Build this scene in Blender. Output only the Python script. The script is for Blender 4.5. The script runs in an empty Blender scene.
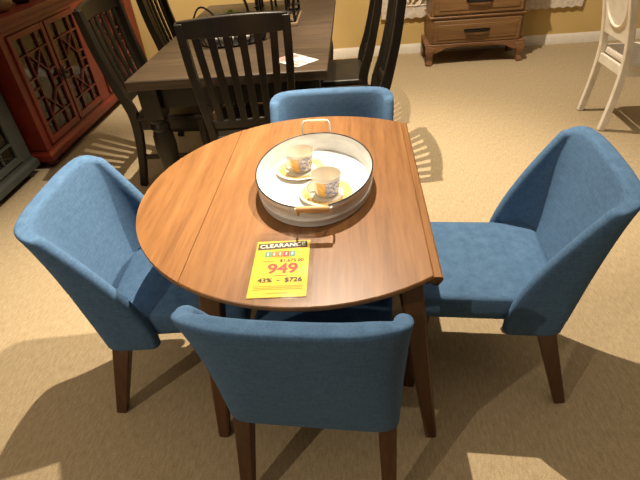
import bpy, bmesh, math, random
from mathutils import Vector, Matrix
random.seed(7)
S = bpy.context.scene
C = S.collection
PI = math.pi
R = math.radians

# ------------------------------------------------------------------ materials
def srgb(r, g, b):
    f = lambda c: (c/12.92 if c <= .04045 else ((c+.055)/1.055)**2.4)
    return (f(r/255), f(g/255), f(b/255), 1)

def new_mat(name, rough=.5, spec=.5, metal=0):
    m = bpy.data.materials.new(name); m.use_nodes = True
    nt = m.node_tree; b = nt.nodes['Principled BSDF']
    b.inputs['Roughness'].default_value = rough
    b.inputs['Specular IOR Level'].default_value = spec
    b.inputs['Metallic'].default_value = metal
    return m, nt, b

def N(nt, t, **kw):
    n = nt.nodes.new(t)
    for k, v in kw.items():
        if k in n.inputs: n.inputs[k].default_value = v
        else: setattr(n, k, v)
    return n

def coords(nt, scale=(1, 1, 1), rot=(0, 0, 0), world=False):
    if world:
        g = N(nt, 'ShaderNodeNewGeometry'); src = g.outputs['Position']
    else:
        g = N(nt, 'ShaderNodeTexCoord'); src = g.outputs['Object']
    mp = N(nt, 'ShaderNodeMapping')
    mp.inputs['Scale'].default_value = scale; mp.inputs['Rotation'].default_value = rot
    nt.links.new(src, mp.inputs['Vector'])
    return mp.outputs['Vector']

def ramp(nt, fac, stops):
    r = N(nt, 'ShaderNodeValToRGB'); e = r.color_ramp.elements
    while len(e) < len(stops): e.new(.5)
    for i, (p, c) in enumerate(stops): e[i].position = p; e[i].color = c
    nt.links.new(fac, r.inputs['Fac'])
    return r.outputs['Color']

def bump(nt, b, h, strength=.3, dist=.002):
    n = N(nt, 'ShaderNodeBump'); n.inputs['Strength'].default_value = strength; n.inputs['Distance'].default_value = dist
    nt.links.new(h, n.inputs['Height']); nt.links.new(n.outputs['Normal'], b.inputs['Normal'])

def noisy(name, c0, c1, scale=8, rough=.5, spec=.5, stretch=(1, 1, 1), detail=4, bmp=0, bd=.002, metal=0, lo=.3, hi=.7):
    m, nt, b = new_mat(name, rough, spec, metal)
    v = coords(nt, stretch)
    n = N(nt, 'ShaderNodeTexNoise', Scale=scale, Detail=detail)
    nt.links.new(v, n.inputs['Vector'])
    nt.links.new(ramp(nt, n.outputs['Fac'], [(lo, c0), (hi, c1)]), b.inputs['Base Color'])
    if bmp: bump(nt, b, n.outputs['Fac'], bmp, bd)
    return m

def wood(name, c0, c1, c2, axis='y', rough=.4, fine=60, spec=.5, bmp=.05):
    m, nt, b = new_mat(name, rough, spec)
    st = {'y': (1, .06, 1), 'x': (.06, 1, 1), 'z': (1, 1, .06)}[axis]
    v = coords(nt, st)
    n1 = N(nt, 'ShaderNodeTexNoise', Scale=fine, Detail=6, Roughness=.65); nt.links.new(v, n1.inputs['Vector'])
    n2 = N(nt, 'ShaderNodeTexNoise', Scale=fine*.16, Detail=3, Distortion=.6); nt.links.new(v, n2.inputs['Vector'])
    mx = N(nt, 'ShaderNodeMix'); mx.data_type = 'FLOAT'; mx.inputs[0].default_value = .5
    nt.links.new(n1.outputs['Fac'], mx.inputs[2]); nt.links.new(n2.outputs['Fac'], mx.inputs[3])
    nt.links.new(ramp(nt, mx.outputs[0], [(.34, c0), (.5, c1), (.66, c2)]), b.inputs['Base Color'])
    if bmp: bump(nt, b, n1.outputs['Fac'], bmp, .001)
    return m

def fabric(name, c0, c1, weave=420):
    m, nt, b = new_mat(name, .95, .15)
    v = coords(nt)
    n = N(nt, 'ShaderNodeTexNoise', Scale=weave, Detail=2); nt.links.new(v, n.inputs['Vector'])
    va = coords(nt, (1, 1, .12)); vb = coords(nt, (.12, .12, 1))
    a = N(nt, 'ShaderNodeTexNoise', Scale=260, Detail=2); nt.links.new(va, a.inputs['Vector'])
    c = N(nt, 'ShaderNodeTexNoise', Scale=260, Detail=2); nt.links.new(vb, c.inputs['Vector'])
    ad = N(nt, 'ShaderNodeMath', operation='ADD'); nt.links.new(a.outputs['Fac'], ad.inputs[0]); nt.links.new(c.outputs['Fac'], ad.inputs[1])
    mx = N(nt, 'ShaderNodeMath', operation='MULTIPLY_ADD'); nt.links.new(ad.outputs[0], mx.inputs[0]); mx.inputs[1].default_value = .35
    ml = N(nt, 'ShaderNodeMath', operation='MULTIPLY'); nt.links.new(n.outputs['Fac'], ml.inputs[0]); ml.inputs[1].default_value = .3
    nt.links.new(ml.outputs[0], mx.inputs[2])
    nt.links.new(ramp(nt, mx.outputs[0], [(.36, c0), (.64, c1)]), b.inputs['Base Color'])
    b.inputs['Sheen Weight'].default_value = .1
    b.inputs['Sheen Roughness'].default_value = .5
    b.inputs['Sheen Tint'].default_value = srgb(150, 190, 225)
    bump(nt, b, mx.outputs[0], .25, .0012)
    return m

def plain(name, c, rough=.5, spec=.5, metal=0):
    return noisy(name, tuple(x*.93 for x in c[:3])+(1,), c, 30, rough, spec, metal=metal)

def glass_mat(name, tint=(1, 1, 1, 1), rough=.03):
    m = bpy.data.materials.new(name); m.use_nodes = True; nt = m.node_tree; nt.nodes.clear()
    o = N(nt, 'ShaderNodeOutputMaterial'); t = N(nt, 'ShaderNodeBsdfTransparent'); g = N(nt, 'ShaderNodeBsdfGlossy')
    t.inputs['Color'].default_value = tint; g.inputs['Roughness'].default_value = rough
    lw = N(nt, 'ShaderNodeLayerWeight'); lw.inputs['Blend'].default_value = .5
    pw = N(nt, 'ShaderNodeMath', operation='POWER'); nt.links.new(lw.outputs['Facing'], pw.inputs[0]); pw.inputs[1].default_value = 4
    f = N(nt, 'ShaderNodeMath', operation='MULTIPLY_ADD'); nt.links.new(pw.outputs[0], f.inputs[0]); f.inputs[1].default_value = .5; f.inputs[2].default_value = .05
    mx = N(nt, 'ShaderNodeMixShader')
    nt.links.new(f.outputs[0], mx.inputs[0]); nt.links.new(t.outputs[0], mx.inputs[1]); nt.links.new(g.outputs[0], mx.inputs[2])
    nt.links.new(mx.outputs[0], o.inputs['Surface'])
    return m

def carpet_mat():
    m, nt, b = new_mat('carpet', .97, .05)
    v = coords(nt, world=True)
    n = N(nt, 'ShaderNodeTexNoise', Scale=300, Detail=3, Roughness=.75); nt.links.new(v, n.inputs['Vector'])
    v2 = coords(nt, (1, .25, 1), world=True)
    n2 = N(nt, 'ShaderNodeTexNoise', Scale=110, Detail=3, Roughness=.7); nt.links.new(v2, n2.inputs['Vector'])
    mx = N(nt, 'ShaderNodeMix'); mx.data_type = 'FLOAT'; mx.inputs[0].default_value = .35
    nt.links.new(n.outputs['Fac'], mx.inputs[2]); nt.links.new(n2.outputs['Fac'], mx.inputs[3])
    nt.links.new(ramp(nt, mx.outputs[0], [(.34, srgb(134, 115, 88)), (.5, srgb(165, 146, 115)), (.66, srgb(192, 174, 141))]), b.inputs['Base Color'])
    bump(nt, b, n.outputs['Fac'], .5, .003)
    return m

def cup_mat(name):
    # white china, a gold field on the side and a blue flower spray next to it
    m, nt, b = new_mat(name, .15, .6)
    tc = N(nt, 'ShaderNodeTexCoord'); sp = N(nt, 'ShaderNodeSeparateXYZ'); nt.links.new(tc.outputs['Object'], sp.inputs[0])
    at = N(nt, 'ShaderNodeMath', operation='ARCTAN2'); nt.links.new(sp.outputs['Y'], at.inputs[0]); nt.links.new(sp.outputs['X'], at.inputs[1])
    n = N(nt, 'ShaderNodeTexNoise', Scale=120, Detail=2); nt.links.new(tc.outputs['Object'], n.inputs['Vector'])
    n2 = N(nt, 'ShaderNodeTexNoise', Scale=170, Detail=3); nt.links.new(tc.outputs['Object'], n2.inputs['Vector'])
    def band(src, lo, hi):
        a = N(nt, 'ShaderNodeMath', operation='GREATER_THAN'); nt.links.new(src, a.inputs[0]); a.inputs[1].default_value = lo
        c = N(nt, 'ShaderNodeMath', operation='LESS_THAN'); nt.links.new(src, c.inputs[0]); c.inputs[1].default_value = hi
        d = N(nt, 'ShaderNodeMath', operation='MULTIPLY'); nt.links.new(a.outputs[0], d.inputs[0]); nt.links.new(c.outputs[0], d.inputs[1])
        return d.outputs[0]
    def mul(p, q):
        d = N(nt, 'ShaderNodeMath', operation='MULTIPLY'); nt.links.new(p, d.inputs[0]); nt.links.new(q, d.inputs[1]); return d.outputs[0]
    r2 = N(nt, 'ShaderNodeVectorMath', operation='LENGTH')
    cx = N(nt, 'ShaderNodeCombineXYZ'); nt.links.new(sp.outputs['X'], cx.inputs[0]); nt.links.new(sp.outputs['Y'], cx.inputs[1])
    nt.links.new(cx.outputs[0], r2.inputs[0])
    zb = band(sp.outputs['Z'], .006, .056)
    gold = mul(band(at.outputs[0], -2.25, -1.35), zb)
    nz = band(n2.outputs['Fac'], .43, 2)
    blue = mul(mul(band(at.outputs[0], -1.6, .1), zb), nz)
    gc = ramp(nt, n.outputs['Fac'], [(.35, srgb(206, 152, 70)), (.65, srgb(222, 180, 108))])
    bc = ramp(nt, n.outputs['Fac'], [(.4, srgb(120, 128, 165)), (.62, srgb(190, 188, 196))])
    m1 = N(nt, 'ShaderNodeMix'); m1.data_type = 'RGBA'; m1.inputs[6].default_value = srgb(222, 214, 196)
    nt.links.new(gold, m1.inputs[0]); nt.links.new(gc, m1.inputs[7])
    m2 = N(nt, 'ShaderNodeMix'); m2.data_type = 'RGBA'; nt.links.new(blue, m2.inputs[0]); nt.links.new(m1.outputs[2], m2.inputs[6]); nt.links.new(bc, m2.inputs[7])
    nt.links.new(m2.outputs[2], b.inputs['Base Color'])
    return m

def saucer_mat(name):
    m, nt, b = new_mat(name, .2, .5)
    tc = N(nt, 'ShaderNodeTexCoord'); sp = N(nt, 'ShaderNodeSeparateXYZ'); nt.links.new(tc.outputs['Object'], sp.inputs[0])
    cx = N(nt, 'ShaderNodeCombineXYZ'); nt.links.new(sp.outputs['X'], cx.inputs[0]); nt.links.new(sp.outputs['Y'], cx.inputs[1])
    ln = N(nt, 'ShaderNodeVectorMath', operation='LENGTH'); nt.links.new(cx.outputs[0], ln.inputs[0])
    n = N(nt, 'ShaderNodeTexNoise', Scale=200, Detail=3); nt.links.new(tc.outputs['Object'], n.inputs['Vector'])
    col = ramp(nt, n.outputs['Fac'], [(.36, srgb(212, 196, 160)), (.5, srgb(198, 164, 100)), (.64, srgb(178, 138, 70))])
    rr = ramp(nt, ln.outputs['Value'], [(.047, (0, 0, 0, 1)), (.05, (1, 1, 1, 1)), (.073, (1, 1, 1, 1)), (.076, (0, 0, 0, 1))])
    mx = N(nt, 'ShaderNodeMix'); mx.data_type = 'RGBA'; mx.inputs[6].default_value = srgb(214, 206, 190)
    nt.links.new(rr, mx.inputs[0]); nt.links.new(col, mx.inputs[7]); nt.links.new(mx.outputs[2], b.inputs['Base Color'])
    return m

M = dict(
    carpet=carpet_mat(),
    wall=noisy('wall_paint', srgb(200, 170, 108), srgb(208, 178, 116), 3, .85, .2),
    trim=plain('white_trim', srgb(232, 222, 205), .5),
    blue=fabric('blue_fabric', srgb(64, 90, 118), srgb(84, 113, 144)),
    walnut=wood('walnut', srgb(106, 70, 38), srgb(128, 87, 49), srgb(143, 101, 60), 'y', .38, 110, .35),
    walnut_z=wood('walnut_leg', srgb(66, 39, 21), srgb(86, 53, 29), srgb(102, 65, 37), 'z', .4, 60),
    chairleg=wood('chair_leg_wood', srgb(58, 35, 20), srgb(76, 47, 27), srgb(92, 59, 35), 'z', .4, 60),
    dark=wood('black_stained_wood', srgb(20, 16, 10), srgb(29, 24, 16), srgb(40, 33, 22), 'z', .42, 50, .35),
    planktop=None,
    red=noisy('red_paint', srgb(96, 27, 17), srgb(118, 39, 26), 6, .42, .5),
    grey=noisy('grey_paint', srgb(58, 63, 61), srgb(74, 78, 74), 6, .5, .4),
    inside=plain('cabinet_inside', srgb(70, 52, 34), .8),
    oak=wood('brown_oak', srgb(100, 70, 40), srgb(126, 92, 56), srgb(146, 110, 70), 'x', .45, 60),
    oak_dark=wood('brown_oak_base', srgb(96, 64, 38), srgb(120, 84, 54), srgb(140, 100, 66), 'x', .5, 60),
    iron=plain('dark_iron', srgb(30, 26, 22), .45, .5, .5),
    whitewash=noisy('whitewashed_carving', srgb(196, 180, 158), srgb(226, 214, 196), 25, .8, .2, bmp=.3, bd=.003),
    whitepaint=noisy('white_chair_paint', srgb(218, 208, 190), srgb(236, 228, 212), 12, .5),
    linen=fabric('pale_linen', srgb(190, 178, 160), srgb(222, 212, 196)),
    enamel=noisy('white_enamel', srgb(206, 205, 201), srgb(222, 221, 217), 14, .35, .5),
    enamel_out=noisy('weathered_white_enamel', srgb(200, 200, 196), srgb(224, 224, 220), 14, .45, .5, stretch=(1, 1, 5)),
    blackrim=plain('black_rim', srgb(24, 24, 28), .4),
    grip=wood('grip_wood', srgb(160, 112, 64), srgb(192, 144, 90), srgb(210, 168, 115), 'x', .5, 120),
    grip_pale=wood('pale_grip_wood', srgb(200, 160, 110), srgb(222, 186, 138), srgb(235, 205, 160), 'x', .5, 120),
    cup=cup_mat('painted_china'), saucer=saucer_mat('painted_saucer'),
    yellow=plain('yellow_card', srgb(244, 196, 6), .55), redink=plain('red_ink', srgb(226, 60, 30), .6),
    blackink=plain('dark_ink', srgb(62, 52, 22), .6), whiteink=plain('white_ink', srgb(240, 234, 215), .6),
    ochreink=plain('ochre_ink', srgb(196, 150, 10), .6), tealink=plain('teal_ink', srgb(96, 150, 120), .6),
    orangeink=plain('orange_ink', srgb(232, 112, 30), .6), brownink=plain('olive_ink', srgb(150, 120, 40), .6),
    plastic=glass_mat('clear_plastic', (.97, .97, .96, 1), .12), glass=glass_mat('cabinet_glass', (.62, .62, .58, 1), .05),
    paper=plain('white_paper', srgb(206, 198, 194), .7), pinkink=plain('pink_red_print', srgb(214, 120, 104), .7), blueink=plain('pale_blue_print', srgb(160, 170, 200), .7),
    palewood=wood('pale_board', srgb(104, 80, 56), srgb(124, 98, 70), srgb(140, 114, 84), 'x', .5, 60),
    moss=noisy('green_moss', srgb(66, 92, 20), srgb(130, 140, 40), 60, .9, .1, bmp=.8, bd=.01),
    straw=noisy('yellow_straw', srgb(186, 150, 60), srgb(216, 186, 100), 60, .9, .1),
    whitegood=noisy('white_glaze', srgb(230, 222, 210), srgb(246, 240, 230), 20, .4, .5),
    cream=noisy('cream_glaze', srgb(206, 184, 130), srgb(230, 212, 165), 8, .4),
    darkpot=noisy('dark_glaze', srgb(50, 36, 26), srgb(80, 58, 40), 8, .4),
    fret=noisy('red_fret', srgb(90, 30, 21), srgb(108, 40, 28), 6, .5),
)
def planks():
    m, nt, b = new_mat('brown_planks', .5, .4)
    v = coords(nt, (.05, 1, 1))
    n = N(nt, 'ShaderNodeTexNoise', Scale=60, Detail=6, Roughness=.65); nt.links.new(v, n.inputs['Vector'])
    tc = N(nt, 'ShaderNodeTexCoord'); sp = N(nt, 'ShaderNodeSeparateXYZ'); nt.links.new(tc.outputs['Object'], sp.inputs[0])
    ml = N(nt, 'ShaderNodeMath', operation='MULTIPLY'); nt.links.new(sp.outputs['Y'], ml.inputs[0]); ml.inputs[1].default_value = 1/.14
    fr = N(nt, 'ShaderNodeMath', operation='FRACT'); nt.links.new(ml.outputs[0], fr.inputs[0])
    gap = ramp(nt, fr.outputs[0], [(0, (.25, .25, .25, 1)), (.03, (1, 1, 1, 1))])
    col = ramp(nt, n.outputs['Fac'], [(.30, srgb(46, 36, 26)), (.5, srgb(68, 54, 39)), (.7, srgb(88, 71, 51))])
    mx = N(nt, 'ShaderNodeMix'); mx.data_type = 'RGBA'; mx.blend_type = 'MULTIPLY'; mx.inputs[0].default_value = .6
    nt.links.new(col, mx.inputs[6]); nt.links.new(gap, mx.inputs[7]); nt.links.new(mx.outputs[2], b.inputs['Base Color'])
    bump(nt, b, n.outputs['Fac'], .15, .001)
    return m
M['planktop'] = planks()

# ------------------------------------------------------------------ mesh builder
class MB:
    def __init__(s): s.v = []; s.f = []
    def add(s, vs, fs, mat=None):
        o = len(s.v)
        for p in vs: s.v.append(tuple(mat @ Vector(p)) if mat else tuple(p))
        for f in fs: s.f.append([i+o for i in f])
        return s
    def box(s, c, d, mat=None):
        x, y, z = c; a, b, e = d[0]/2, d[1]/2, d[2]/2
        vs = [(x+i*a, y+j*b, z+k*e) for k in (-1, 1) for j in (-1, 1) for i in (-1, 1)]
        return s.add(vs, [(0, 2, 3, 1), (4, 5, 7, 6), (0, 1, 5, 4), (2, 6, 7, 3), (0, 4, 6, 2), (1, 3, 7, 5)], mat)
    def loft(s, rings, cap=True, closed=False):
        n = len(rings[0]); vs = [p for r in rings for p in r]; fs = []
        m = len(rings)
        for i in range(m if closed else m-1):
            j2 = (i+1) % m
            for k in range(n):
                l = (k+1) % n
                fs.append((i*n+k, i*n+l, j2*n+l, j2*n+k))
        if cap and not closed: fs.append(tuple(range(n-1, -1, -1))); fs.append(tuple((m-1)*n+k for k in range(n)))
        return s.add(vs, fs)
    def bar(s, p0, p1, w0, w1, up=(0, 1, 0)):
        # tapered rectangular bar; w = (width, depth)
        return s.ribbon([p0, p1], [w0, w1], up)
    def ribbon(s, pts, ws, up=(1, 0, 0)):
        pts = [Vector(p) for p in pts]; rings = []
        if not isinstance(ws, list): ws = [ws]*len(pts)
        for i, p in enumerate(pts):
            t = (pts[min(i+1, len(pts)-1)]-pts[max(i-1, 0)]).normalized()
            a = Vector(up); a = (a - t*a.dot(t)).normalized(); b = t.cross(a)
            w, d = ws[i]
            rings.append([p+a*w/2+b*d/2, p-a*w/2+b*d/2, p-a*w/2-b*d/2, p+a*w/2-b*d/2])
        return s.loft(rings)
    def tube(s, pts, r, n=8, closed=False):
        pts = [Vector(p) for p in pts]; m = len(pts); rings = []; prev = None
        rs = r if isinstance(r, list) else [r]*m
        for i, p in enumerate(pts):
            if closed: t = (pts[(i+1) % m]-pts[i-1]).normalized()
            else: t = (pts[min(i+1, m-1)]-pts[max(i-1, 0)]).normalized()
            if prev is None: a = t.orthogonal().normalized()
            else: a = (prev - t*prev.dot(t)).normalized()
            prev = a; b = t.cross(a)
            rings.append([p+(a*math.cos(2*PI*k/n)+b*math.sin(2*PI*k/n))*rs[i] for k in range(n)])
        return s.loft(rings, not closed, closed)
    def lathe(s, prof, n=24, sx=1, sy=1, c=(0, 0, 0), cap=True):
        return s.loft([[(c[0]+r*sx*math.cos(2*PI*k/n), c[1]+r*sy*math.sin(2*PI*k/n), c[2]+z) for k in range(n)] for r, z in prof], cap)
    def prism(s, poly, t0, t1, axis='z'):
        f = {'z': lambda u, v, t: (u, v, t), 'x': lambda u, v, t: (t, u, v), 'y': lambda u, v, t: (u, t, v)}[axis]
        return s.loft([[f(u, v, t0) for u, v in poly], [f(u, v, t1) for u, v in poly]])
    def build(s, name, mat, parent=None, loc=(0, 0, 0), rot=(0, 0, 0), bev=0, seg=2, ang=40, smooth=35, sub=0):
        me = bpy.data.meshes.new(name); me.from_pydata(s.v, [], s.f)
        bm = bmesh.new(); bm.from_mesh(me); bmesh.ops.recalc_face_normals(bm, faces=bm.faces); bm.to_mesh(me); bm.free()
        me.polygons.foreach_set('use_smooth', [True]*len(me.polygons))
        if smooth < 180: me.set_sharp_from_angle(angle=R(smooth))
        me.materials.append(mat)
        o = bpy.data.objects.new(name, me); C.objects.link(o)
        o.location = loc; o.rotation_euler = rot
        if parent: o.parent = parent
        if bev:
            b = o.modifiers.new('bevel', 'BEVEL'); b.width = bev; b.segments = seg; b.limit_method = 'ANGLE'; b.angle_limit = R(ang)
            b.harden_normals = False
            me.polygons.foreach_set('use_smooth', [True]*len(me.polygons))
            if smooth < 180:
                for e in me.edges: pass
        if sub:
            u = o.modifiers.new('subsurf', 'SUBSURF'); u.levels = sub; u.render_levels = sub
        return o

def rrect(x0, x1, y0, y1, r, n=5):
    out = []
    for cx, cy, a0 in ((x1-r, y1-r, 0), (x0+r, y1-r, 90), (x0+r, y0+r, 180), (x1-r, y0+r, 270)):
        for k in range(n+1):
            a = R(a0+90*k/n); out.append((cx+r*math.cos(a), cy+r*math.sin(a)))
    return out

def thing(name, label, cat, loc=(0, 0, 0), rz=0, group=None):
    o = bpy.data.objects.new(name, None); C.objects.link(o)
    o.location = loc; o.rotation_euler = (0, 0, rz); o.empty_display_size = .1
    return tag(o, label, cat, group)
def tag(o, label, cat, group=None):
    o['label'] = label; o['category'] = cat
    if group: o['group'] = group
    return o
def struct(o): o['kind'] = 'structure'; return o
def dup(root, loc, rz, label, group=None):
    def cp(o, parent):
        c = o.copy(); C.objects.link(c)
        if parent: c.parent = parent
        for ch in [x for x in o.children]: cp(ch, c)
        return c
    r = cp(root, None); r.location = loc; r.rotation_euler = (0, 0, rz); r['label'] = label
    if group: r['group'] = group
    return r

# ------------------------------------------------------------------ room
WY, WX = 3.93, -2.52
struct(MB().box((.6, .5, -.05), (8, 7.4, .1)).build('floor', M['carpet']))
struct(MB().box((1.04, WY+.05, 1.4), (7.22, .1, 2.8)).build('wall_back', M['wall']))
struct(MB().box((WX-.05, .5, 1.4), (.1, 6.96, 2.8)).build('wall_left', M['wall']))
def base_prof(z=.095): return [(0, 0), (-.014, 0), (-.014, z*.75), (-.009, z*.86), (-.005, z), (0, z)]
b = MB(); b.loft([[(x, WY+u, v) for u, v in base_prof()] for x in (WX+.014, 4.6)]); struct(b.build('baseboard_back', M['trim']))
b = MB(); b.loft([[(WX-u, y, v) for u, v in base_prof()] for y in (-2.9, WY)]); struct(b.build('baseboard_left', M['trim']))

# ------------------------------------------------------------------ drop leaf table
RT, CH, ZT = .5335, .303, .75
def arcpts(a0, a1, n): return [(RT*math.cos(a0+(a1-a0)*k/n), RT*math.sin(a0+(a1-a0)*k/n)) for k in range(n+1)]
def slab(poly, z1, th, inset):
    # plate whose lower edge is undercut
    m = MB(); cx = sum(p[0] for p in poly)/len(poly); cy = sum(p[1] for p in poly)/len(poly)
    def sh(k, z): return [(cx+(x-cx)*k, cy+(y-cy)*k, z) for x, y in poly]
    return m.loft([sh(1-inset, z1-th), sh(1, z1-th*.45), sh(1, z1-.002), sh(.996, z1)])
T = thing('drop_leaf_table', 'round walnut drop-leaf dining table among the four blue chairs', 'table')
A0 = math.acos(CH/RT)
poly = arcpts(A0, PI-A0, 40)+arcpts(PI+A0, 2*PI-A0, 40)
slab(poly, ZT, .024, .02).build('tabletop', M['walnut'], T)
lp = arcpts(PI-A0, PI+A0, 48); lp = [(x-.0006, y) for x, y in lp]
o = slab(lp, ZT, .024, .02).build('leaf', M['walnut'], T); o['label'] = 'raised drop leaf on the left of the tabletop'
# hanging leaf: segment standing in the y-z plane, rounded rule joint on top
seg = [(y, -(x-CH)) for x, y in arcpts(A0, -A0, 40)]
zt = ZT-.004
m = MB(); prof = [(.3045, 1), (.306, .99), (.322, .995), (.327, 1)]
rings = []
for xx, dz, k in ((.3036, -.002, 1), (.306, 0, 1), (.322, -.001, 1), (.3265, -.005, 1), (.3275, -.012, .992)):
    rings.append([(xx, y*k, zt+dz+(z if z < 0 else 0)) for y, z in seg])
o = m.loft(rings).build('leaf', M['walnut'], T); o['label'] = 'folded drop leaf hanging on the right side'
m = MB()
for sy in (-1, 1): m.box((0, sy*.33, .69), (.5, .02, .07))
for sx in (-1, 1): m.box((sx*.25, 0, .69), (.02, .66, .07))
m.build('apron', M['walnut_z'], T, bev=.003)
for sx in (-1, 1):
    for sy in (-1, 1):
        MB().ribbon([(sx*.252, sy*.352, .727), (sx*.30, sy*.364, .36), (sx*.349, sy*.376, 0)], [(.066, .05), (.056, .046), (.036, .038)], (1, 0, 0)).build('leg', M['walnut_z'], T, bev=.008, seg=3)

# ------------------------------------------------------------------ blue upholstered chairs
def resample(pts, n):
    L = [0]
    for a, c in zip(pts, pts[1:]): L.append(L[-1]+math.dist(a, c))
    out = []; j = 0
    for i in range(n):
        t = L[-1]*i/(n-1)
        while j < len(L)-2 and L[j+1] < t: j += 1
        k = (t-L[j])/max(1e-9, L[j+1]-L[j])
        out.append(tuple(p+(q-p)*k for p, q in zip(pts[j], pts[j+1])))
    return out
SZ0, SZ1 = .327, .811
def shell_mesh():
    nu, nv, K = 45, 13, 8
    def plan(t):
        w = .232+.018*t; yb = -.254-.118*t**.9; yf = -.100-.186*t+.042*math.sin(PI*t**.75); e = .2+.5*t
        def curve(w, yb, e):
            row = []
            for k in range(401):
                th = PI*k/400; cx, sx = math.cos(th), math.sin(th)
                row.append((w*math.copysign(abs(cx)**e, cx), yf-(yf-yb)*abs(sx)**e))
            return resample(row, nu)
        res = []
        for i, ((x, y), (a, c)) in enumerate(zip(curve(w, yb, e), curve(w-.040, yb+.050, e+.06))):
            vx, vy = (a-x)/2, (c-y)/2; h = math.hypot(vx, vy)
            res.append((x+vx, y+vy, vx/h, vy/h, h, abs(2*i/(nu-1)-1)))
        return res
    def loop(t, sc, dz):
        P = plan(t); z0 = SZ0+(SZ1-SZ0)*t+dz
        zz = lambda u: z0-.022*t**3*max(0, (u-.7)/.3)**2
        L = [(x-nx*h*sc, y-ny*h*sc, zz(u)) for x, y, nx, ny, h, u in P]
        def cap(i, j):
            x, y, nx, ny, h, u = P[i]; tx, ty = x-P[j][0], y-P[j][1]; l = math.hypot(tx, ty); tx /= l; ty /= l
            tx, ty = tx-nx*(tx*nx+ty*ny), ty-ny*(tx*nx+ty*ny)
            return [(x-nx*h*sc*math.cos(PI*k/K)+tx*h*sc*math.sin(PI*k/K), y-ny*h*sc*math.cos(PI*k/K)+ty*h*sc*math.sin(PI*k/K), zz(u)) for k in range(1, K)]
        L += cap(nu-1, nu-2)
        L += [(x+nx*h*sc, y+ny*h*sc, zz(u)) for x, y, nx, ny, h, u in reversed(P)]
        L += list(reversed(cap(0, 1)))
        return L
    rings = [loop(0, max(.08, math.sin(a)), .014*(1-math.cos(0))-.014*math.cos(a)+.014) for a in (R(8), R(30), R(55))]
    rings += [loop(j/(nv-1)*.955+.03, 1, 0) for j in range(nv)]
    rings += [loop(.985+.032*math.sin(a), max(.06, math.cos(a)**.5), 0) for a in (R(18), R(36), R(54), R(68), R(78), R(85), R(88), R(89.5))]
    n = len(rings[0]); m = MB(); m.loft(rings, cap=False)
    for base, flip in ((0, True), ((len(rings)-1)*n, False)):
        inn = lambda i: base+nu+K-1+(nu-1-i)
        fs = [(base+i, base+i+1, inn(i+1), inn(i)) for i in range(nu-1)]
        fs.append(tuple(range(base+nu-1, base+nu+K-1+1)))
        fs.append(tuple([inn(0)]+[base+2*nu+K-1+k for k in range(K-1)]+[base]))
        m.f += [list(reversed(f)) if flip else list(f) for f in fs]
    return m
def make_blue(label, loc, rz):
    t = thing('dining_chair', label, 'chair', loc, rz, 'blue upholstered dining chairs around the walnut table')
    shell_mesh().build('backrest', M['blue'], t, smooth=180)
    m = MB(); out = rrect(-.208, .208, -.24, .22, .035, 6)
    rings = []
    for k, z in ((.965, .372), (.985, .378), (1, .40), (1.0, .435), (.99, .449), (.965, .457), (.90, .461), (.5, .465)):
        rings.append([(x*k, -.01+(y+.01)*k, z) for x, y in out])
    m.loft(rings).build('seat', M['blue'], t, smooth=50)
    for sx in (-1, 1):
        MB().bar((sx*.172, .165, .385), (sx*.18, .195, 0), (.05, .05), (.032, .032), (1, 0, 0)).build('leg', M['chairleg'], t, bev=.004)
        MB().bar((sx*.198, -.20, .36), (sx*.212, -.312, 0), (.052, .056), (.034, .036), (1, 0, 0)).build('leg', M['chairleg'], t, bev=.004)
    return t
near = make_blue('blue upholstered chair nearest the viewer, its back facing out', (.013, -.31, 0), R(-4.7))
dup(near, (-.452, -.052, 0), R(-86.7), 'blue upholstered chair left of the walnut table, beside the grey and red cabinets')
dup(near, (.507, -.014, 0), R(85.5), 'blue upholstered chair right of the walnut table, beside the hanging leaf')
dup(near, (.031, .300, 0), R(178.5), 'blue upholstered chair across the walnut table, backed against the black slat chair')

# ------------------------------------------------------------------ tray, cups, saucers
TR = thing('serving_tray', 'oval white enamel tray with black rim on the walnut table', 'tray', (.008, -.003, ZT))
SX, SY = .176, .234
k = .012
def ell(a, z, n=64): return [((SX+a)*math.cos(2*PI*i/n), (SY+a)*math.sin(2*PI*i/n), z) for i in range(n)]
m = MB(); m.loft([ell(-.012, .0), ell(-.006, .003), ell(-.006, .018), ell(-.003, .02), ell(-.003, .026), ell(-.006, .028), ell(-.004, .05), ell(-.001, .052), ell(-.001, .058), ell(0, .066), ell(-.004, .066), ell(-.010, .004)], cap=False)
m.build('wall', M['enamel_out'], TR, smooth=60)
MB().loft([ell(-.010, .001), ell(-.0085, .006)]).build('base', M['enamel'], TR)
m = MB(); m.tube(ell(-.002, .067, 72), .002, 8, True); m.build('rim', M['blackrim'], TR, smooth=180)
for sy, lean, h, gm, lab in ((1, .012, .040, 'grip_pale', 'upright far handle'), (-1, .03, .012, 'grip', 'near handle leaning outward')):
    yb = sy*(SY-.006); zz = .067
    P = [(-.046, yb, zz-.025), (-.047, yb+sy*.005, zz), (-.046, yb+sy*lean*.8, zz+h*.75), (-.04, yb+sy*lean, zz+h), (.04, yb+sy*lean, zz+h), (.046, yb+sy*lean*.8, zz+h*.75), (.047, yb+sy*.005, zz), (.046, yb, zz-.025)]
    xo = -.006 if sy > 0 else .012
    P = [(x+xo, y, z) for x, y, z in P]
    h1 = MB().tube(P, .003, 8).build('handle', M['enamel'], TR, smooth=180); h1['label'] = lab
    L = .032 if sy > 0 else .043
    rr = .0048 if sy > 0 else .0085
    MB().tube([(xo+q*L, yb+sy*lean, zz+h) for q in (-1, -.9, 0, .9, 1)], [rr*.8, rr, rr*1.08, rr, rr*.8], 12).build('grip', M[gm], h1, smooth=50)
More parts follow.
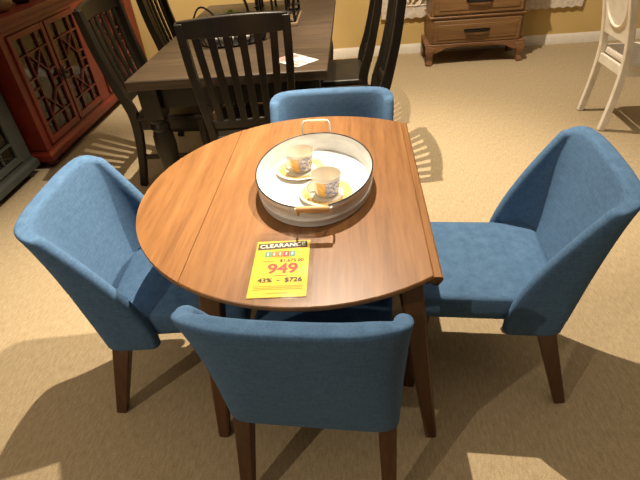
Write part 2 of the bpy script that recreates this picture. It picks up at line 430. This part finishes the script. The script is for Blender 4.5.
def saucer(label, x, y, g):
    m = MB(); m.lathe([(.028, 0), (.045, .002), (.066, .007), (.081, .012), (.082, .0135), (.080, .014), (.064, .010), (.046, .006), (.03, .0055), (.001, .0055)], 40)
    o = m.build('saucer', M['saucer'], None, (x, y, ZT+.0062), smooth=60); return tag(o, label, 'saucer', g)
def cup(label, x, y, rz, g):
    t = thing('teacup', label, 'cup', (x, y, ZT+.0122), rz, g)
    m = MB(); m.lathe([(.022, 0), (.029, .001), (.031, .004), (.0365, .011), (.0395, .03), (.042, .05), (.045, .064), (.044, .0655), (.041, .052), (.038, .03), (.033, .013), (.02, .007), (.001, .006)], 40)
    m.build('body', M['cup'], t, rot=(0, 0, -rz), smooth=60)
    P = []
    for i in range(13):
        a = R(70-140*i/12 + 180*0); P.append((-.037-.022*math.cos(R(-90+180*i/12)), 0, .034+.019*math.sin(R(90-180*i/12))))
    MB().tube(P, .0034, 8).build('handle', M['whitegood'], t, smooth=180)
    return t
SG = 'gold patterned saucers in the tray'; CG = 'gold and blue teacups in the tray'
c1, c2 = (-.043, .080), (.045, -.074)
saucer('gold patterned saucer at the back of the white tray', *c1, SG)
saucer('gold patterned saucer at the front of the white tray', *c2, SG)
cup('gold and blue teacup on the saucer further back in the tray', *c1, R(40), CG)
cup('gold and blue teacup on the saucer nearer the front of the tray', *c2, R(25), CG)

# ------------------------------------------------------------------ price sign
SN = thing('price_sign', 'yellow clearance price card in a clear sleeve on the walnut table', 'sign', (-.058, -.392, ZT+.001), R(1.2))
W2, H2 = .0685, .112
MB().box((0, -.003, .0006), (2*W2, 2*H2-.012, .0012)).build('card', M['yellow'], SN)
sl = MB(); NX, NY = 8, 12
pts = []
for j in range(NY+1):
    for i in range(NX+1):
        x = -W2-.012+(2*W2+.024)*i/NX; y = -H2-.008+(2*H2+.024)*j/NY
        pts.append((x, y, .0056+.0012*math.sin(i*1.7+j*.6)+.0012*math.sin(j*1.3)+(.004*max(0, (j-NY+2)/2))))
n = len(pts); fs = []
for j in range(NY):
    for i in range(NX):
        a = j*(NX+1)+i; fs.append((a, a+1, a+NX+2, a+NX+1)); fs.append((n+a, n+a+NX+1, n+a+NX+2, n+a+1))
sl.add(pts+[(x, y, z+.0004) for x, y, z in pts], fs)
sl.build('sleeve', M['plastic'], SN, smooth=180)['label'] = 'clear plastic sleeve'
ztx = .0014
MB().box((.003, .083, .0014), (2*W2-.010, .027, .0005)).build('heading_band', M['blackink'], SN, rot=(0, 0, R(3)), loc=(0, 0, 0))
def text(name, s, size, x, y, mat, z=ztx, rot=0, ext=.0002, bold=0, sx=1):
    cu = bpy.data.curves.new('t', 'FONT'); cu.body = s; cu.size = size; cu.align_x = 'CENTER'; cu.align_y = 'CENTER'; cu.extrude = ext
    to = bpy.data.objects.new('t', cu); C.objects.link(to)
    dg = bpy.context.evaluated_depsgraph_get(); dg.update()
    me = bpy.data.meshes.new_from_object(to.evaluated_get(dg)); bpy.data.objects.remove(to)
    if bold:
        # heavier strokes: the same letters nudged around by the stroke weight
        src = [v.co.copy() for v in me.vertices]; fc = [list(p.vertices) for p in me.polygons]; m2 = MB()
        for k in range(6): m2.add([(v.x+bold*math.cos(k*PI/3), v.y+bold*math.sin(k*PI/3), v.z+k*.000008) for v in src], fc)
        bpy.data.meshes.remove(me); me = bpy.data.meshes.new(name); me.from_pydata(m2.v, [], m2.f)
    me.materials.clear(); me.materials.append(mat); me.name = name
    o = bpy.data.objects.new(name, me); C.objects.link(o); o.parent = SN; o.location = (x, y, z); o.rotation_euler = (0, 0, rot); o.scale = (sx, 1, 1)
    return o
text('heading_lettering', 'CLEARANCE', .0205, .003-.0045, .0828, M['whiteink'], .0018, R(3), bold=.0003, sx=1.02)
for i, mm in enumerate(('tealink', 'brownink', 'orangeink', 'redink', 'tealink')):
    bx = MB().box((-.036+i*.0155, .0485, .0014), (.015, .022, .0005)).build('coloured_square', M[mm], SN)
    MB().box((-.036+i*.0155, .0485, .0018), (.0035, .011, .0004)).build('pale_mark', M['whiteink'], bx)
text('price_lettering', '$1,675.00', .0150, .026, .0215, M['blackink'], bold=.0004)
text('price_lettering', '949', .050, .006, -.010, M['redink'], bold=.0016)
text('saving_lettering', '43%  -  $726', .0205, .003, -.051, M['blackink'], bold=.0008)
for x, y, w, mm in ((-.03, .0205, .03, 'blackink'), (.004, -.0345, .03, 'blackink'), (0, -.0715, .118, 'ochreink'), (0, -.0770, .112, 'ochreink'), (0, -.0825, .116, 'ochreink'), (0, .0335, .06, 'ochreink'), (0, -.096, .05, 'ochreink')):
    MB().box((x, y, .0014), (w, .0017, .0004)).build('fine_print', M[mm], SN)

# ------------------------------------------------------------------ black slat-back dining chairs
def bez(pts, n=16):
    # Catmull-Rom through points
    P = [Vector(p) for p in pts]; P = [P[0]*2-P[1]]+P+[P[-1]*2-P[-2]]; out = []
    for i in range(1, len(P)-2):
        for k in range(n):
            t = k/n; a, b2, c, d = P[i-1], P[i], P[i+1], P[i+2]
            out.append(.5*((2*b2)+(c-a)*t+(2*a-5*b2+4*c-d)*t*t+(3*b2-a-3*c+d)*t**3))
    out.append(P[-2]); return out
def stile_xy(z):
    # side outline of the back above the seat: gentle S
    t = (z-.46)/.6
    return -.205-.114*math.sin(1.3*max(t, -.2))/math.sin(1.3)
def make_slat(label, loc, rz):
    t = thing('slat_back_chair', label, 'chair', loc, rz, 'black slat-back chairs around the brown table')
    for sx in (-1, 1):
        P = bez([(sx*.205, -.285, 0), (sx*.203, -.235, .22), (sx*.205, -.205, .46), (sx*.213, stile_xy(.65), .65), (sx*.226, stile_xy(.85), .85), (sx*.231, stile_xy(1.06), 1.06)], 6)
        ws = []
        for p in P:
            zz = p.z; ws.append((.038, .044+.014*math.exp(-((zz-.48)/.2)**2)))
        MB().ribbon(P, ws).build('back_post', M['dark'], t, bev=.005)
        MB().bar((sx*.2, .195, .445), (sx*.2, .2, 0), (.042, .042), (.03, .03), (1, 0, 0)).build('leg', M['dark'], t, bev=.004)
        MB().bar((sx*.204, -.2, .41), (sx*.2, .19, .41), (.02, .06), (.02, .06), (1, 0, 0)).build('seat_rail', M['dark'], t, bev=.003)
        MB().bar((sx*.203, -.235, .2), (sx*.2, .195, .2), (.018, .03), (.018, .03), (1, 0, 0)).build('stretcher', M['dark'], t, bev=.003)
    MB().bar((-.2, .19, .41), (.2, .19, .41), (.06, .02), (.06, .02), (0, 0, 1)).build('seat_rail', M['dark'], t, bev=.003)
    MB().prism(rrect(-.232, .232, -.2, .235, .03), .44, .475).build('seat', M['dark'], t, bev=.01, seg=3)
    # curved rails
    def rail(z0, z1, half, depth, sag, name, th):
        rings = []
        for i in range(17):
            u = -1+2*i/16; x = half*u; dy = -sag*(1-u*u); top = z1+.014*(1-u*u) if name == 'top_rail' else z1
            rings.append([(x, stile_xy(z0)+dy+th/2, z0), (x, stile_xy(z0)+dy-th/2, z0), (x, stile_xy(top)+dy-th/2, top), (x, stile_xy(top)+dy+th/2, top)])
        MB().loft(rings).build(name, M['dark'], t, bev=.005)
    rail(.992, 1.066, .238, .03, .028, 'top_rail', .026)
    rail(.535, .585, .2, .03, .02, 'lower_rail', .024)
    for i in range(6):
        u = -1+2*(i+1)/7
        P = []
        for j in range(7):
            z = .57+(1.0-.57)*j/6; P.append((u*(.205+.035*j/6), stile_xy(z)-.024*(1-u*u), z))
        MB().ribbon(P, (.034, .014)).build('slat', M['dark'], t, bev=.003)
    return t
s0 = make_slat('black slat-back chair at the near end of the brown table, behind the blue chair', (-.412, 1.225, 0), R(6))
dup(s0, (-.965, 1.585, 0), R(-92), 'black slat-back chair on the left of the brown table, nearer the viewer')
dup(s0, (-.95, 2.36, 0), R(-88), 'black slat-back chair on the left of the brown table, further from the viewer')
dup(s0, (.055, 1.448, 0), R(90), 'black slat-back chair on the right of the brown table, nearer the viewer')
dup(s0, (-.015, 2.01, 0), R(90), 'black slat-back chair on the right of the brown table, further from the viewer')

# ------------------------------------------------------------------ brown plank table
BT = thing('farmhouse_table', 'large brown plank-topped table with black base behind the walnut table', 'table', (-.512, 2.018, 0))
m = MB(); m.box((0, 0, .737), (1.035, 1.866, .05)); m.build('tabletop', M['planktop'], BT, bev=.006, seg=2)
m = MB()
for sy in (-1, 1): m.box((0, sy*.865, .655), (.80, .025, .115))
for sx in (-1, 1): m.box((sx*.42, 0, .655), (.025, 1.71, .115))
m.build('apron', M['dark'], BT, bev=.003)
for sx in (-1, 1):
    for sy in (-1, 1):
        m = MB(); x, y = sx*.42, sy*.865
        m.box((x, y, .63), (.105, .105, .165))
        m.lathe([(.05, .55), (.052, .535), (.042, .52), (.05, .505), (.054, .49), (.045, .475), (.056, .44), (.06, .38), (.05, .25), (.038, .12), (.034, .08), (.042, .065), (.042, .05), (.03, .04), (.034, .01), (.03, 0)], 20, c=(x, y, 0))
        m.build('leg', M['dark'], BT, bev=.003)

# things on it
TZ = .762
BK = thing('wire_basket', 'dark wire basket of white pieces on the brown table', 'basket', (-.60, 1.775, TZ))
def ring(rx, ry, z, n=40): return [(rx*math.cos(2*PI*i/n), ry*math.sin(2*PI*i/n), z) for i in range(n)]
m = MB(); m.tube(ring(.25, .20, .115), .006, 6, True); m.tube(ring(.20, .165, .005), .005, 6, True)
for i in range(36):
    a = 2*PI*i/36; m.tube([(.20*math.cos(a), .165*math.sin(a), .005), (.25*math.cos(a), .20*math.sin(a), .115)], .0045, 5)
m.build('wire_side', M['iron'], BK, smooth=60)
m = MB(); m.lathe([(.001, .002), (1, .002), (1, .006), (.001, .006)], 32, .2, .165); m.build('base', M['iron'], BK)
for sx in (-1, 1):
    P = [(-sx*.25*math.cos(R(-58+40*i/12)), sx*-.20*math.sin(R(-58+40*i/12)), .115+.06*math.sin(PI*i/12)) for i in range(13)]
    MB().tube(P, .006, 6).build('handle', M['iron'], BK, smooth=60)
WG = 'white pieces in the wire basket'
for i, (x, y, r) in enumerate(((-.10, -.055, .042), (-.01, -.085, .043), (.085, -.06, .043), (-.1, .05, .044), (.0, .03, .05), (.1, .05, .044))):
    m = MB(); m.lathe([(r*math.sin(PI*k/10)*(1+.0), -r*.85*math.cos(PI*k/10)) for k in range(11)][0:1]+[(max(.001, r*math.sin(PI*k/10)), -r*.85*math.cos(PI*k/10)) for k in range(1, 11)], 16)
    tag(m.build('white_ornament', M['whitegood'], None, (-.60+x, 1.775+y, TZ+.0065+r*.85), smooth=180), 'round white piece lying in the wire basket', 'ornament', WG)
# moss plant in a straw pot behind the basket
PT = thing('potted_moss', 'small green plant in a straw coloured pot behind the basket', 'plant', (-.70, 2.27, TZ))
MB().lathe([(.04, 0), (.05, .01), (.058, .035), (.055, .04), (.001, .036)], 24).build('pot', M['straw'], PT)
m = MB()
rnd = random.Random(3)
for i in range(150):
    a, c = rnd.uniform(0, 2*PI), rnd.uniform(.0, 1); r0 = .06*math.sqrt(rnd.random())
    p = Vector((r0*math.cos(a), r0*math.sin(a), .034+.03*(1-(r0/.06)**2)*rnd.random()))
    d = Vector((math.cos(a)*.5+rnd.uniform(-.4, .4), math.sin(a)*.5+rnd.uniform(-.4, .4), .7)).normalized()
    q = p+d*.028; s = d.cross(Vector((0, 0, 1))).normalized()*.009; up = Vector((0, 0, .002))
    mid = (p+q)/2
    m.add([p, mid+s, q, mid-s, mid+up*2], [(0, 1, 4), (1, 2, 4), (2, 3, 4), (3, 0, 4), (0, 3, 2, 1)])
m.build('foliage', M['moss'], PT)
# lantern on a board
bx, by = -.385, 2.205
tag(MB().box((0, 0, .011), (.33, .36, .022)).build('display_board', M['palewood'], None, (bx, by, TZ), bev=.004), 'pale wooden board under the black lantern on the brown table', 'board')
LN = thing('lantern', 'black iron lantern with curled posts standing on the pale board', 'lantern', (bx, by, TZ+.022))
m = MB()
for z in (.012, .44):
    m.tube([(-.15, -.165, z), (.15, -.165, z), (.15, .165, z), (-.15, .165, z), (-.15, -.165, z)], .009, 6)
m.build('frame', M['iron'], LN)
for sx in (-1, 1):
    for sy in (-1, 1):
        P = bez([(sx*.15, sy*.165, .008), (sx*.148, sy*.165, .1), (sx*.165, sy*.18, .2), (sx*.14, sy*.155, .3), (sx*.15, sy*.165, .44)], 5)
        MB().tube(P, .009, 8).build('post', M['iron'], LN, smooth=60)
m = MB(); m.box((0, 0, .055), (.2, .2, .012)); m.box((0, 0, .16), (.2, .2, .012))
for sx in (-1, 0, 1):
    for sy in (-1, 0, 1):
        if sx or sy: m.box((sx*.092, sy*.092, .107), (.014, .014, .1))
for sx in (-1, 1):
    for sy in (-1, 1): m.box((sx*.12, sy*.13, .055), (.07, .07, .008)); m.box((sx*.09, sy*.09, .03), (.012, .012, .045))
m.build('candle_cage', M['iron'], LN, bev=.002)
m = MB(); m.lathe([(.02, .166), (.04, .168), (.04, .30), (.035, .304), (.001, .304)], 20); m.build('candle', M['cream'], LN)
MB().lathe([(.20, .44), (.2, .455), (.06, .56), (.02, .58), (.001, .585)], 4, c=(0, 0, 0)).build('roof', M['iron'], LN, rot=(0, 0, R(45)))
tg = MB().box((0, 0, -.035), (.04, .002, .07)).build('price_tag', M['paper'], LN, loc=(.165, -.19, .235), rot=(0, 0, R(8)))
MB().tube([(0, 0, 0), (-.01, .012, .02)], .0012, 5).build('string', M['paper'], tg)
# flyer
FL = thing('flyer', 'small red and white paper flyer lying on the brown table', 'paper', (-.168, 1.276, TZ), R(-45))
MB().box((0, 0, .0006), (.205, .148, .0012)).build('sheet', M['paper'], FL)
m = MB(); m.box((-.065, 0, .0014), (.065, .125, .0004)); m.build('print', M['pinkink'], FL)
for x, y, w, h in ((.045, -.05, .09, .022), (.03, -.022, .06, .014), (.05, .0, .08, .012)): MB().box((x, y, .0014), (w, h, .0004)).build('print', M['pinkink'], FL)
m = MB(); m.box((.045, .035, .0014), (.09, .05, .0004)); m.build('print', M['blueink'], FL)

# ------------------------------------------------------------------ cabinets with fretwork doors
def cabinet(name, label, xf, y0, y1, depth, mat, fm, doors, ztop, group=None, feet='bracket', dz0=.15, dz1=.872, pattern='x'):
    """front faces +x at x = xf; local origin at the near front floor corner"""
    t = thing(name, label, 'cabinet', (xf-depth/2, (y0+y1)/2, 0)); ox, oy = -(xf-depth/2), -(y0+y1)/2
    L = (ox, oy, 0)
    def pt(m, nm, mm, par=t, **k): 
        o = m.build(nm, mm, par, **k)
        if par is t: o.location = L
        return o
    m = MB(); th = .03
    m.box((xf-depth/2, y0+th/2, (ztop+.08)/2-.01), (depth, th, ztop-.08)); m.box((xf-depth/2, y1-th/2, (ztop+.08)/2-.01), (depth, th, ztop-.08))
    m.box((xf-depth+.01, (y0+y1)/2, ztop/2+.04), (.02, y1-y0, ztop-.09)); m.box((xf-depth/2, (y0+y1)/2, .11), (depth, y1-y0, .06))
    m.box((xf-depth/2, (y0+y1)/2, ztop-.06), (depth, y1-y0, .06))
    edges = sorted(set([y0]+[d for dd in doors for d in dd]+[y1]))
    prev = y0
    for a, c in list(doors)+[(y1, y1)]:
        if a-prev > .006: m.box((xf-.012+.001, (prev+a)/2-(.0005 if prev == y0 else 0), (dz0+dz1)/2), (.024, a-prev+.001, dz1-dz0+.04))
        prev = c
    m.box((xf-.0115, (y0+y1)/2, dz1+.017), (.024, y1-y0+.0005, .03))
    pt(m, 'body', mat, bev=.003)
    pt(MB().box((xf-depth/2, (y0+y1)/2, .5), (depth-.06, y1-y0-.06, .018)), 'shelf', M['inside'])
    # top with stepped moulding
    m = MB(); e = lambda k: [(xf-depth, y0-k), (xf+k, y0-k), (xf+k, y1+k), (xf-depth, y1+k)]
    m.loft([[(x, y, z) for x, y in e(k)] for k, z in ((.0, ztop-.075), (.006, ztop-.07), (.008, ztop-.045), (.022, ztop-.03), (.026, ztop-.026), (.026, ztop-.004), (.022, ztop))])
    pt(m, 'top', mat, smooth=20)
    m = MB()
    m.loft([[(x, y, z) for x, y in e(k)] for k, z in ((.022, .058), (.022, .098), (.018, .106), (.008, .116), (.006, .128))])
    pt(m, 'plinth', mat, smooth=20)
    for yy in (y0+.05, y1-.05):
        for xx in (xf-.04, xf-depth+.06):
            pt(MB().lathe([(.022, 0), (.036, .012), (.042, .03), (.034, .05), (.028, .06)], 16, c=(xx, yy, 0)), 'foot', mat, smooth=60)
    for di, (a, c) in enumerate(doors):
        w = c-a; fr = .045; z0, z1 = dz0, dz1; x = xf+.002
        m = MB(); th = .022
        m.box((x, a+fr/2+.002, (z0+z1)/2), (th, fr-.004, z1-z0)); m.box((x, c-fr/2-.002, (z0+z1)/2), (th, fr-.004, z1-z0))
        m.box((x, (a+c)/2, z0+fr/2), (th-.001, w-2*fr+.004, fr)); m.box((x, (a+c)/2, z1-fr*.4), (th-.001, w-2*fr+.004, fr*.8))
        d = pt(m, 'door', mat, bev=.004)
        ga, gc, g0, g1 = a+fr, c-fr, z0+fr, z1-fr*.8
        o = MB().box((x-.006, (ga+gc)/2, (g0+g1)/2), (.003, gc-ga, g1-g0)).build('glass_pane', M['glass'], d)
        m = MB(); bw = .009; xx = x+.003; cnt = [0]
        def bar(p, q, w=bw):
            cnt[0] += 1; d2 = .014+.0002*(cnt[0] % 9)
            m.bar((xx, p[0], p[1]), (xx, q[0], q[1]), (d2, w), (d2, w), (1, 0, 0))
        G = lambda u, v: (ga+(gc-ga)*u, g0+(g1-g0)*v)
        u1, u2 = .26, .74
        if pattern == 'x':
            for u in (u1, u2): bar(G(u, 0), G(u, 1))
            for v in (.16, .84): bar(G(0, v), G(1, v))
            for v0, v1 in ((.16, .40), (.60, .84)):
                bar(G(u1, v0), G(u2, v1)); bar(G(u1, v1), G(u2, v0))
                bar(G(0, v0 if v0 < .5 else v1), G(u1, v0 if v0 < .5 else v1))
            for v in (.40, .60): bar(G(0, v), G(u1, v)); bar(G(u2, v), G(1, v))
            bar(G(u1, .5), G(0, .5)); bar(G(u2, .5), G(1, .5))
        else:
            for u in (.33, .67): bar(G(u, 0), G(u, 1))
            for v in (.06, .19, .31, .44, .56, .69, .81, .94): bar(G(0, v), G(1, v), .014)
            for v in (.19, .44, .69): bar(G(.33, v), G(.67, v+.12)); bar(G(.33, v+.12), G(.67, v))
        m.build('fretwork', fm, d)
        ky = c-fr*.5 if di % 2 == 0 else a+fr*.5
        kz = (z0+z1)/2
        m = MB(); m.lathe([(.012, 0), (.014, .003), (.006, .008), (.006, .016), (.013, .022), (.013, .028), (.001, .031)], 14)
        m2 = MB(); m2.add([(x+.011+z, ky+xx2, kz+yy2) for xx2, yy2, z in m.v], m.f)
        m2.box((x+.013, ky, kz), (.004, .018, .09)); m2.build('knob', M['iron'], d)
    return t
cabinet('china_cabinet', 'red painted cabinet with glazed fretwork doors along the left wall', -2.03, 1.70, 3.80, .44, M['red'], M['fret'],
        [(1.765, 2.205), (2.215, 2.655), (2.80, 3.22), (3.23, 3.65)], .975)
cabinet('display_cabinet', 'dark grey cabinet with lattice glass doors at the left edge', -2.115, .44, 1.63, .38, M['grey'], M['grey'],
        [(.54, 1.03), (1.04, 1.53)], 1.9, pattern='grid', dz1=1.80)
# pots on the red cabinet
m = MB(); m.lathe([(.05, 0), (.09, .02), (.125, .08), (.12, .14), (.07, .2), (.045, .23), (.055, .25), (.048, .25), (.03, .22), (.001, .2)], 28)
tag(m.build('jar', M['cream'], None, (-2.20, 2.06, .975), smooth=60), 'cream ceramic jar on top of the red cabinet', 'jar')
m = MB(); m.lathe([(.04, 0), (.07, .02), (.085, .07), (.07, .13), (.04, .16), (.045, .18), (.038, .18), (.001, .15)], 28)
tag(m.build('vase', M['darkpot'], None, (-2.20, 2.36, .975), smooth=60), 'small dark brown vase on top of the red cabinet', 'vase')
m = MB(); m.lathe([(.05, 0), (.08, .02), (.11, .09), (.09, .15), (.05, .18), (.055, .2), (.05, .2), (.001, .17)], 28)
tag(m.build('jug', M['cream'], None, (-2.20, 2.62, .975), smooth=60), 'cream jug beyond the dark vase on the red cabinet', 'jug')

# ------------------------------------------------------------------ chest of drawers
CX, CW = 1.268, .86
CD = thing('drawer_chest', 'brown oak chest of drawers on short feet against the back wall', 'chest of drawers', (CX, 3.675, 0))
yf = -.19
m = MB(); m.box((0, .0, .72), (CW-.03, .365, 1.14)); m.build('body', M['oak'], CD, bev=.006)
m = MB()
rows = [(.195, .395), (.445, .645), (.695, .895), (.945, 1.26)]
for z in (.42, .67, .92):
    m.box((0, -.004, z), (CW+.004, .385, .022))
m.box((0, 0, 1.305), (CW+.05, .40, .03))
m.build('moulding', M['oak'], CD, bev=.009, seg=3)
for z0, z1 in rows:
    d = MB().box((0, yf-.002, (z0+z1)/2), (CW-.07, .02, z1-z0)).build('drawer', M['oak'], CD, bev=.008, seg=3)
    MB().box((0, yf-.014, (z0+z1)/2), (CW-.15, .008, z1-z0-.07)).build('panel', M['oak'], d, bev=.003)
    m = MB(); zz = (z0+z1)/2+.01
    m.box((0, yf-.022, zz), (.235, .006, .02)); m.tube([(-.1, yf-.02, zz), (-.1, yf-.04, zz-.004), (0, yf-.043, zz-.006), (.1, yf-.04, zz-.004), (.1, yf-.02, zz)], .009, 8)
    m.build('handle', M['iron'], d)
# base: curved apron and bracket feet
m = MB(); n = 24; hw = CW/2+.012; pts = [(-hw, .19), (-hw, .15)]
for i in range(n+1):
    u = -1+2*i/n; x = u*(hw-.05)
    a = abs(u); zz = .15+.0*u
    zz = .118+.042*(1-max(0, min(1, (a-.45)/.4))**1.5) + (.01*math.cos(a*9) if a > .45 else .01)
    pts.append((x, zz))
pts += [(hw, .15), (hw, .19)]
m.prism(pts, yf-.02, yf+.006, 'y')
for sx in (-1, 1): m.box((sx*(hw-.012), 0, .165), (.024, .385, .05))
m.box((0, -.005, .182), (2*hw+.02, .395, .02))
m.build('base', M['oak_dark'], CD, bev=.003)
for sx in (-1, 1):
    for sy in (-1, 1):
        x, y = sx*(hw-.035), (yf+.01 if sy < 0 else .155)
        MB().ribbon([(x, y, .165), (x+sx*.012, y-.01, .12), (x+sx*.004, y-.004, .05), (x+sx*.012, y-.012, .018), (x+sx*.014, y-.014, 0)], [(.085, .07), (.07, .062), (.045, .045), (.06, .058), (.062, .06)]).build('foot', M['oak_dark'], CD, bev=.006, seg=3)

# ------------------------------------------------------------------ carved wall panel behind the chest
PN = thing('carved_wall_panel', 'whitewashed carved panel with scalloped edge hung behind the oak chest', 'wall panel', (1.385, WY, .345))
m = MB(); PW, PH = .965, 1.05
low = []
for i in range(121):
    x = -PW+2*PW*i/120; low.append((x, .007*math.sin(2*PI*i/5)))
poly = low+[(PW+.01*math.sin(i*1.3), i*.1) for i in range(1, 2)]+[(PW, .105), (-PW, .105)]
m.prism(poly, -.032, -.004, 'y')
m.box((0, -.018, PH-.05), (2*PW, .028, .1))
for sx in (-1, 1):
    sd = [(sx*PW+sx*.008*math.sin(2*PI*i/5), .105+(PH-.205)*i/60) for i in range(61)]
    m.prism(sd+[(sx*(PW-.1), PH-.1), (sx*(PW-.1), .105)], -.032, -.004, 'y')
m.build('border', M['whitewash'], PN, bev=.004)
m = MB()
for z in (.115, PH-.115): m.tube([(-PW+.1, -.03, z), (PW-.1, -.03, z)], .008, 8)
for x in (-PW+.105, PW-.105): m.tube([(x, -.03, .115), (x, -.03, PH-.115)], .008, 8)
m.build('bead', M['whitewash'], PN, smooth=60)
m = MB()
def leaf(cx, cz, ang, L, w):
    a = Vector((math.cos(ang), 0, math.sin(ang))); s = Vector((-math.sin(ang), 0, math.cos(ang)))
    vs = []; n = 8
    for i in range(n+1):
        t = i/n; ww = w*math.sin(PI*min(1, t*.95+.03))**.8; p = Vector((cx, -.018, cz))+a*L*t+s*(.03*math.sin(t*PI))
        vs += [p+s*ww+Vector((0, .012, 0)), p+Vector((0, -.022, 0)), p-s*ww+Vector((0, .012, 0)), p+Vector((0, .012, 0))]
    fs = []
    for i in range(n):
        for k in range(4): fs.append((i*4+k, i*4+(k+1) % 4, i*4+4+(k+1) % 4, i*4+4+k))
    m.add(vs, fs+[(3, 2, 1, 0), (n*4, n*4+1, n*4+2, n*4+3)])
rr = random.Random(5)
for i in range(9):
    for j in range(5):
        x = -PW+.2+i*(2*PW-.4)/8; z = .2+j*.165; sg = 1 if (i+j) % 2 else -1
        m.tube([(x-.1, -.016, z-.08), (x-.04, -.022, z+.01*sg), (x+.03, -.022, z+.05), (x+.1, -.016, z+.085)], .011, 6)
        for k, a in enumerate((.4, 1.3, 2.4, -2.4, -1.2, -.3)): leaf(x, z, a*sg+rr.uniform(-.2, .2), .10+.02*(k % 2), .027)
m.build('carving', M['whitewash'], PN, smooth=50)

# ------------------------------------------------------------------ white chair and table at the right
WC = thing('white_chair', 'white painted chair with curved back panel at the right edge', 'chair', (2.05, 2.045, 0), R(-90))
# local +y -> world +x; local x -> world -y ; rear at y = -.23
for sx in (-1, 1):
    P = bez([(sx*.18, -.262, 0), (sx*.178, -.235, .2), (sx*.175, -.222, .40), (sx*.175, -.232, .55), (sx*.178, -.27, .75), (sx*.182, -.33, .98)], 6)
    MB().ribbon(P, (.036, .042)).build('back_post', M['whitepaint'], WC, bev=.006, seg=3)
    MB().bar((sx*.19, .19, .40), (sx*.2, .215, 0), (.042, .042), (.028, .028), (1, 0, 0)).build('leg', M['whitepaint'], WC, bev=.006)
    MB().bar((sx*.175, -.22, .385), (sx*.19, .19, .385), (.022, .06), (.022, .06), (1, 0, 0)).build('seat_rail', M['whitepaint'], WC, bev=.003)
for yy in (-.22, .19):
    MB().bar((-.18, yy, .385), (.18, yy, .385), (.06, .022), (.06, .022), (0, 0, 1)).build('seat_rail', M['whitepaint'], WC, bev=.003)
m = MB()
out = rrect(-.215, .215, -.205, .225, .04, 5)
m.loft([[(x*k, y*k, z) for x, y in out] for k, z in ((.97, .41), (1, .42), (1, .445), (.96, .458), (.5, .466))]); m.build('seat', M['linen'], WC, smooth=60)
rings = []
for i in range(13):
    z = .55+.42*i/12; yy = -.232-.098*((z-.55)/.43)**1.3
    rings.append([(x, yy+d, z) for x, d in ((-.17, .012), (.17, .012), (.17, -.012), (-.17, -.012))])
MB().loft(rings).build('back_panel', M['whitepaint'], WC, bev=.004)
m = MB(); P = []
for i in range(33):
    a = 2*PI*i/32; z = .79+.17*math.sin(a); P.append((.15*math.cos(a), -.232-.098*max(0, (z-.55)/.43)**1.3-.014, z))
m.tube(P[:-1], .010, 8, True); m.build('oval_moulding', M['whitepaint'], WC, smooth=60)
MB().bar((-.182, -.318, .955), (.182, -.318, .955), (.07, .034), (.07, .034), (0, 0, 1)).build('top_rail', M['whitepaint'], WC, bev=.008, seg=3)

# ------------------------------------------------------------------ lights
def spot(name, loc, target, energy, angle, blend=.4, radius=.05, col=(1, .82, .6)):
    l = bpy.data.lights.new(name, 'SPOT'); l.energy = energy; l.spot_size = R(angle); l.spot_blend = blend; l.shadow_soft_size = radius; l.color = col
    o = bpy.data.objects.new(name, l); C.objects.link(o); o.location = loc
    d = Vector(target)-Vector(loc); o.rotation_euler = d.to_track_quat('-Z', 'Y').to_euler(); return o
WARM = (1, .92, .79)
WARM = (1, .87, .69)
spot('track_spot_table', (-.05, 1.06, 2.9), (-.15, .68, 0), 460, 90, .7, .012, WARM)
spot('track_spot_right', (.78, .5, 3.0), (-.95, .1, .4), 470, 44, .9, .03, WARM)
spot('track_spot_chest', (.63, 2.35, 2.9), (1.3, 2.75, 0), 280, 88, .35, .02, WARM)
spot('track_spot_wall', (-1.05, 2.6, 2.9), (-1.6, 3.8, .7), 300, 72, .6, .03, WARM)
spot('track_spot_entry', (-2.2, -2.75, 2.9), (.1, -.2, 0), 130, 60, .8, .03, WARM)
w = bpy.data.worlds.new('world'); S.world = w; w.use_nodes = True
nt = w.node_tree; bg = nt.nodes['Background']
# added ambient fill: warm overhead, dim at the horizon to keep upright faces darker
g = N(nt, 'ShaderNodeTexCoord'); sp = N(nt, 'ShaderNodeSeparateXYZ'); nt.links.new(g.outputs['Generated'], sp.inputs[0])
nt.links.new(ramp(nt, sp.outputs['Z'], [(0, (.06, .046, .032, 1)), (.62, (.07, .055, .04, 1)), (.92, (.95, .78, .58, 1))]), bg.inputs['Color'])
bg.inputs['Strength'].default_value = .75

# ------------------------------------------------------------------ camera
pit, rol, yaw = R(36.5), R(-5.5), R(6)
fw = Vector((0, math.cos(pit), -math.sin(pit))); rt = Vector((1, 0, 0)); up = rt.cross(fw)
rt2 = rt*math.cos(rol)+up*math.sin(rol); up2 = up*math.cos(rol)-rt*math.sin(rol)
Mx = Matrix((rt2, up2, -fw)).transposed()
Mx = (Matrix.Rotation(yaw, 3, 'Z') @ Mx).to_4x4(); Mx.translation = (.1385, -1.2846, 1.492)
cd = bpy.data.cameras.new('camera'); cd.sensor_fit = 'HORIZONTAL'; cd.sensor_width = 36; cd.lens = 27; cd.clip_start = .05
cam = bpy.data.objects.new('camera', cd); C.objects.link(cam); cam.matrix_world = Mx; S.camera = cam
vs = S.view_settings; vs.view_transform = 'Standard'; vs.look = 'None'; vs.exposure = .35; vs.gamma = 1; vs.use_curve_mapping = False
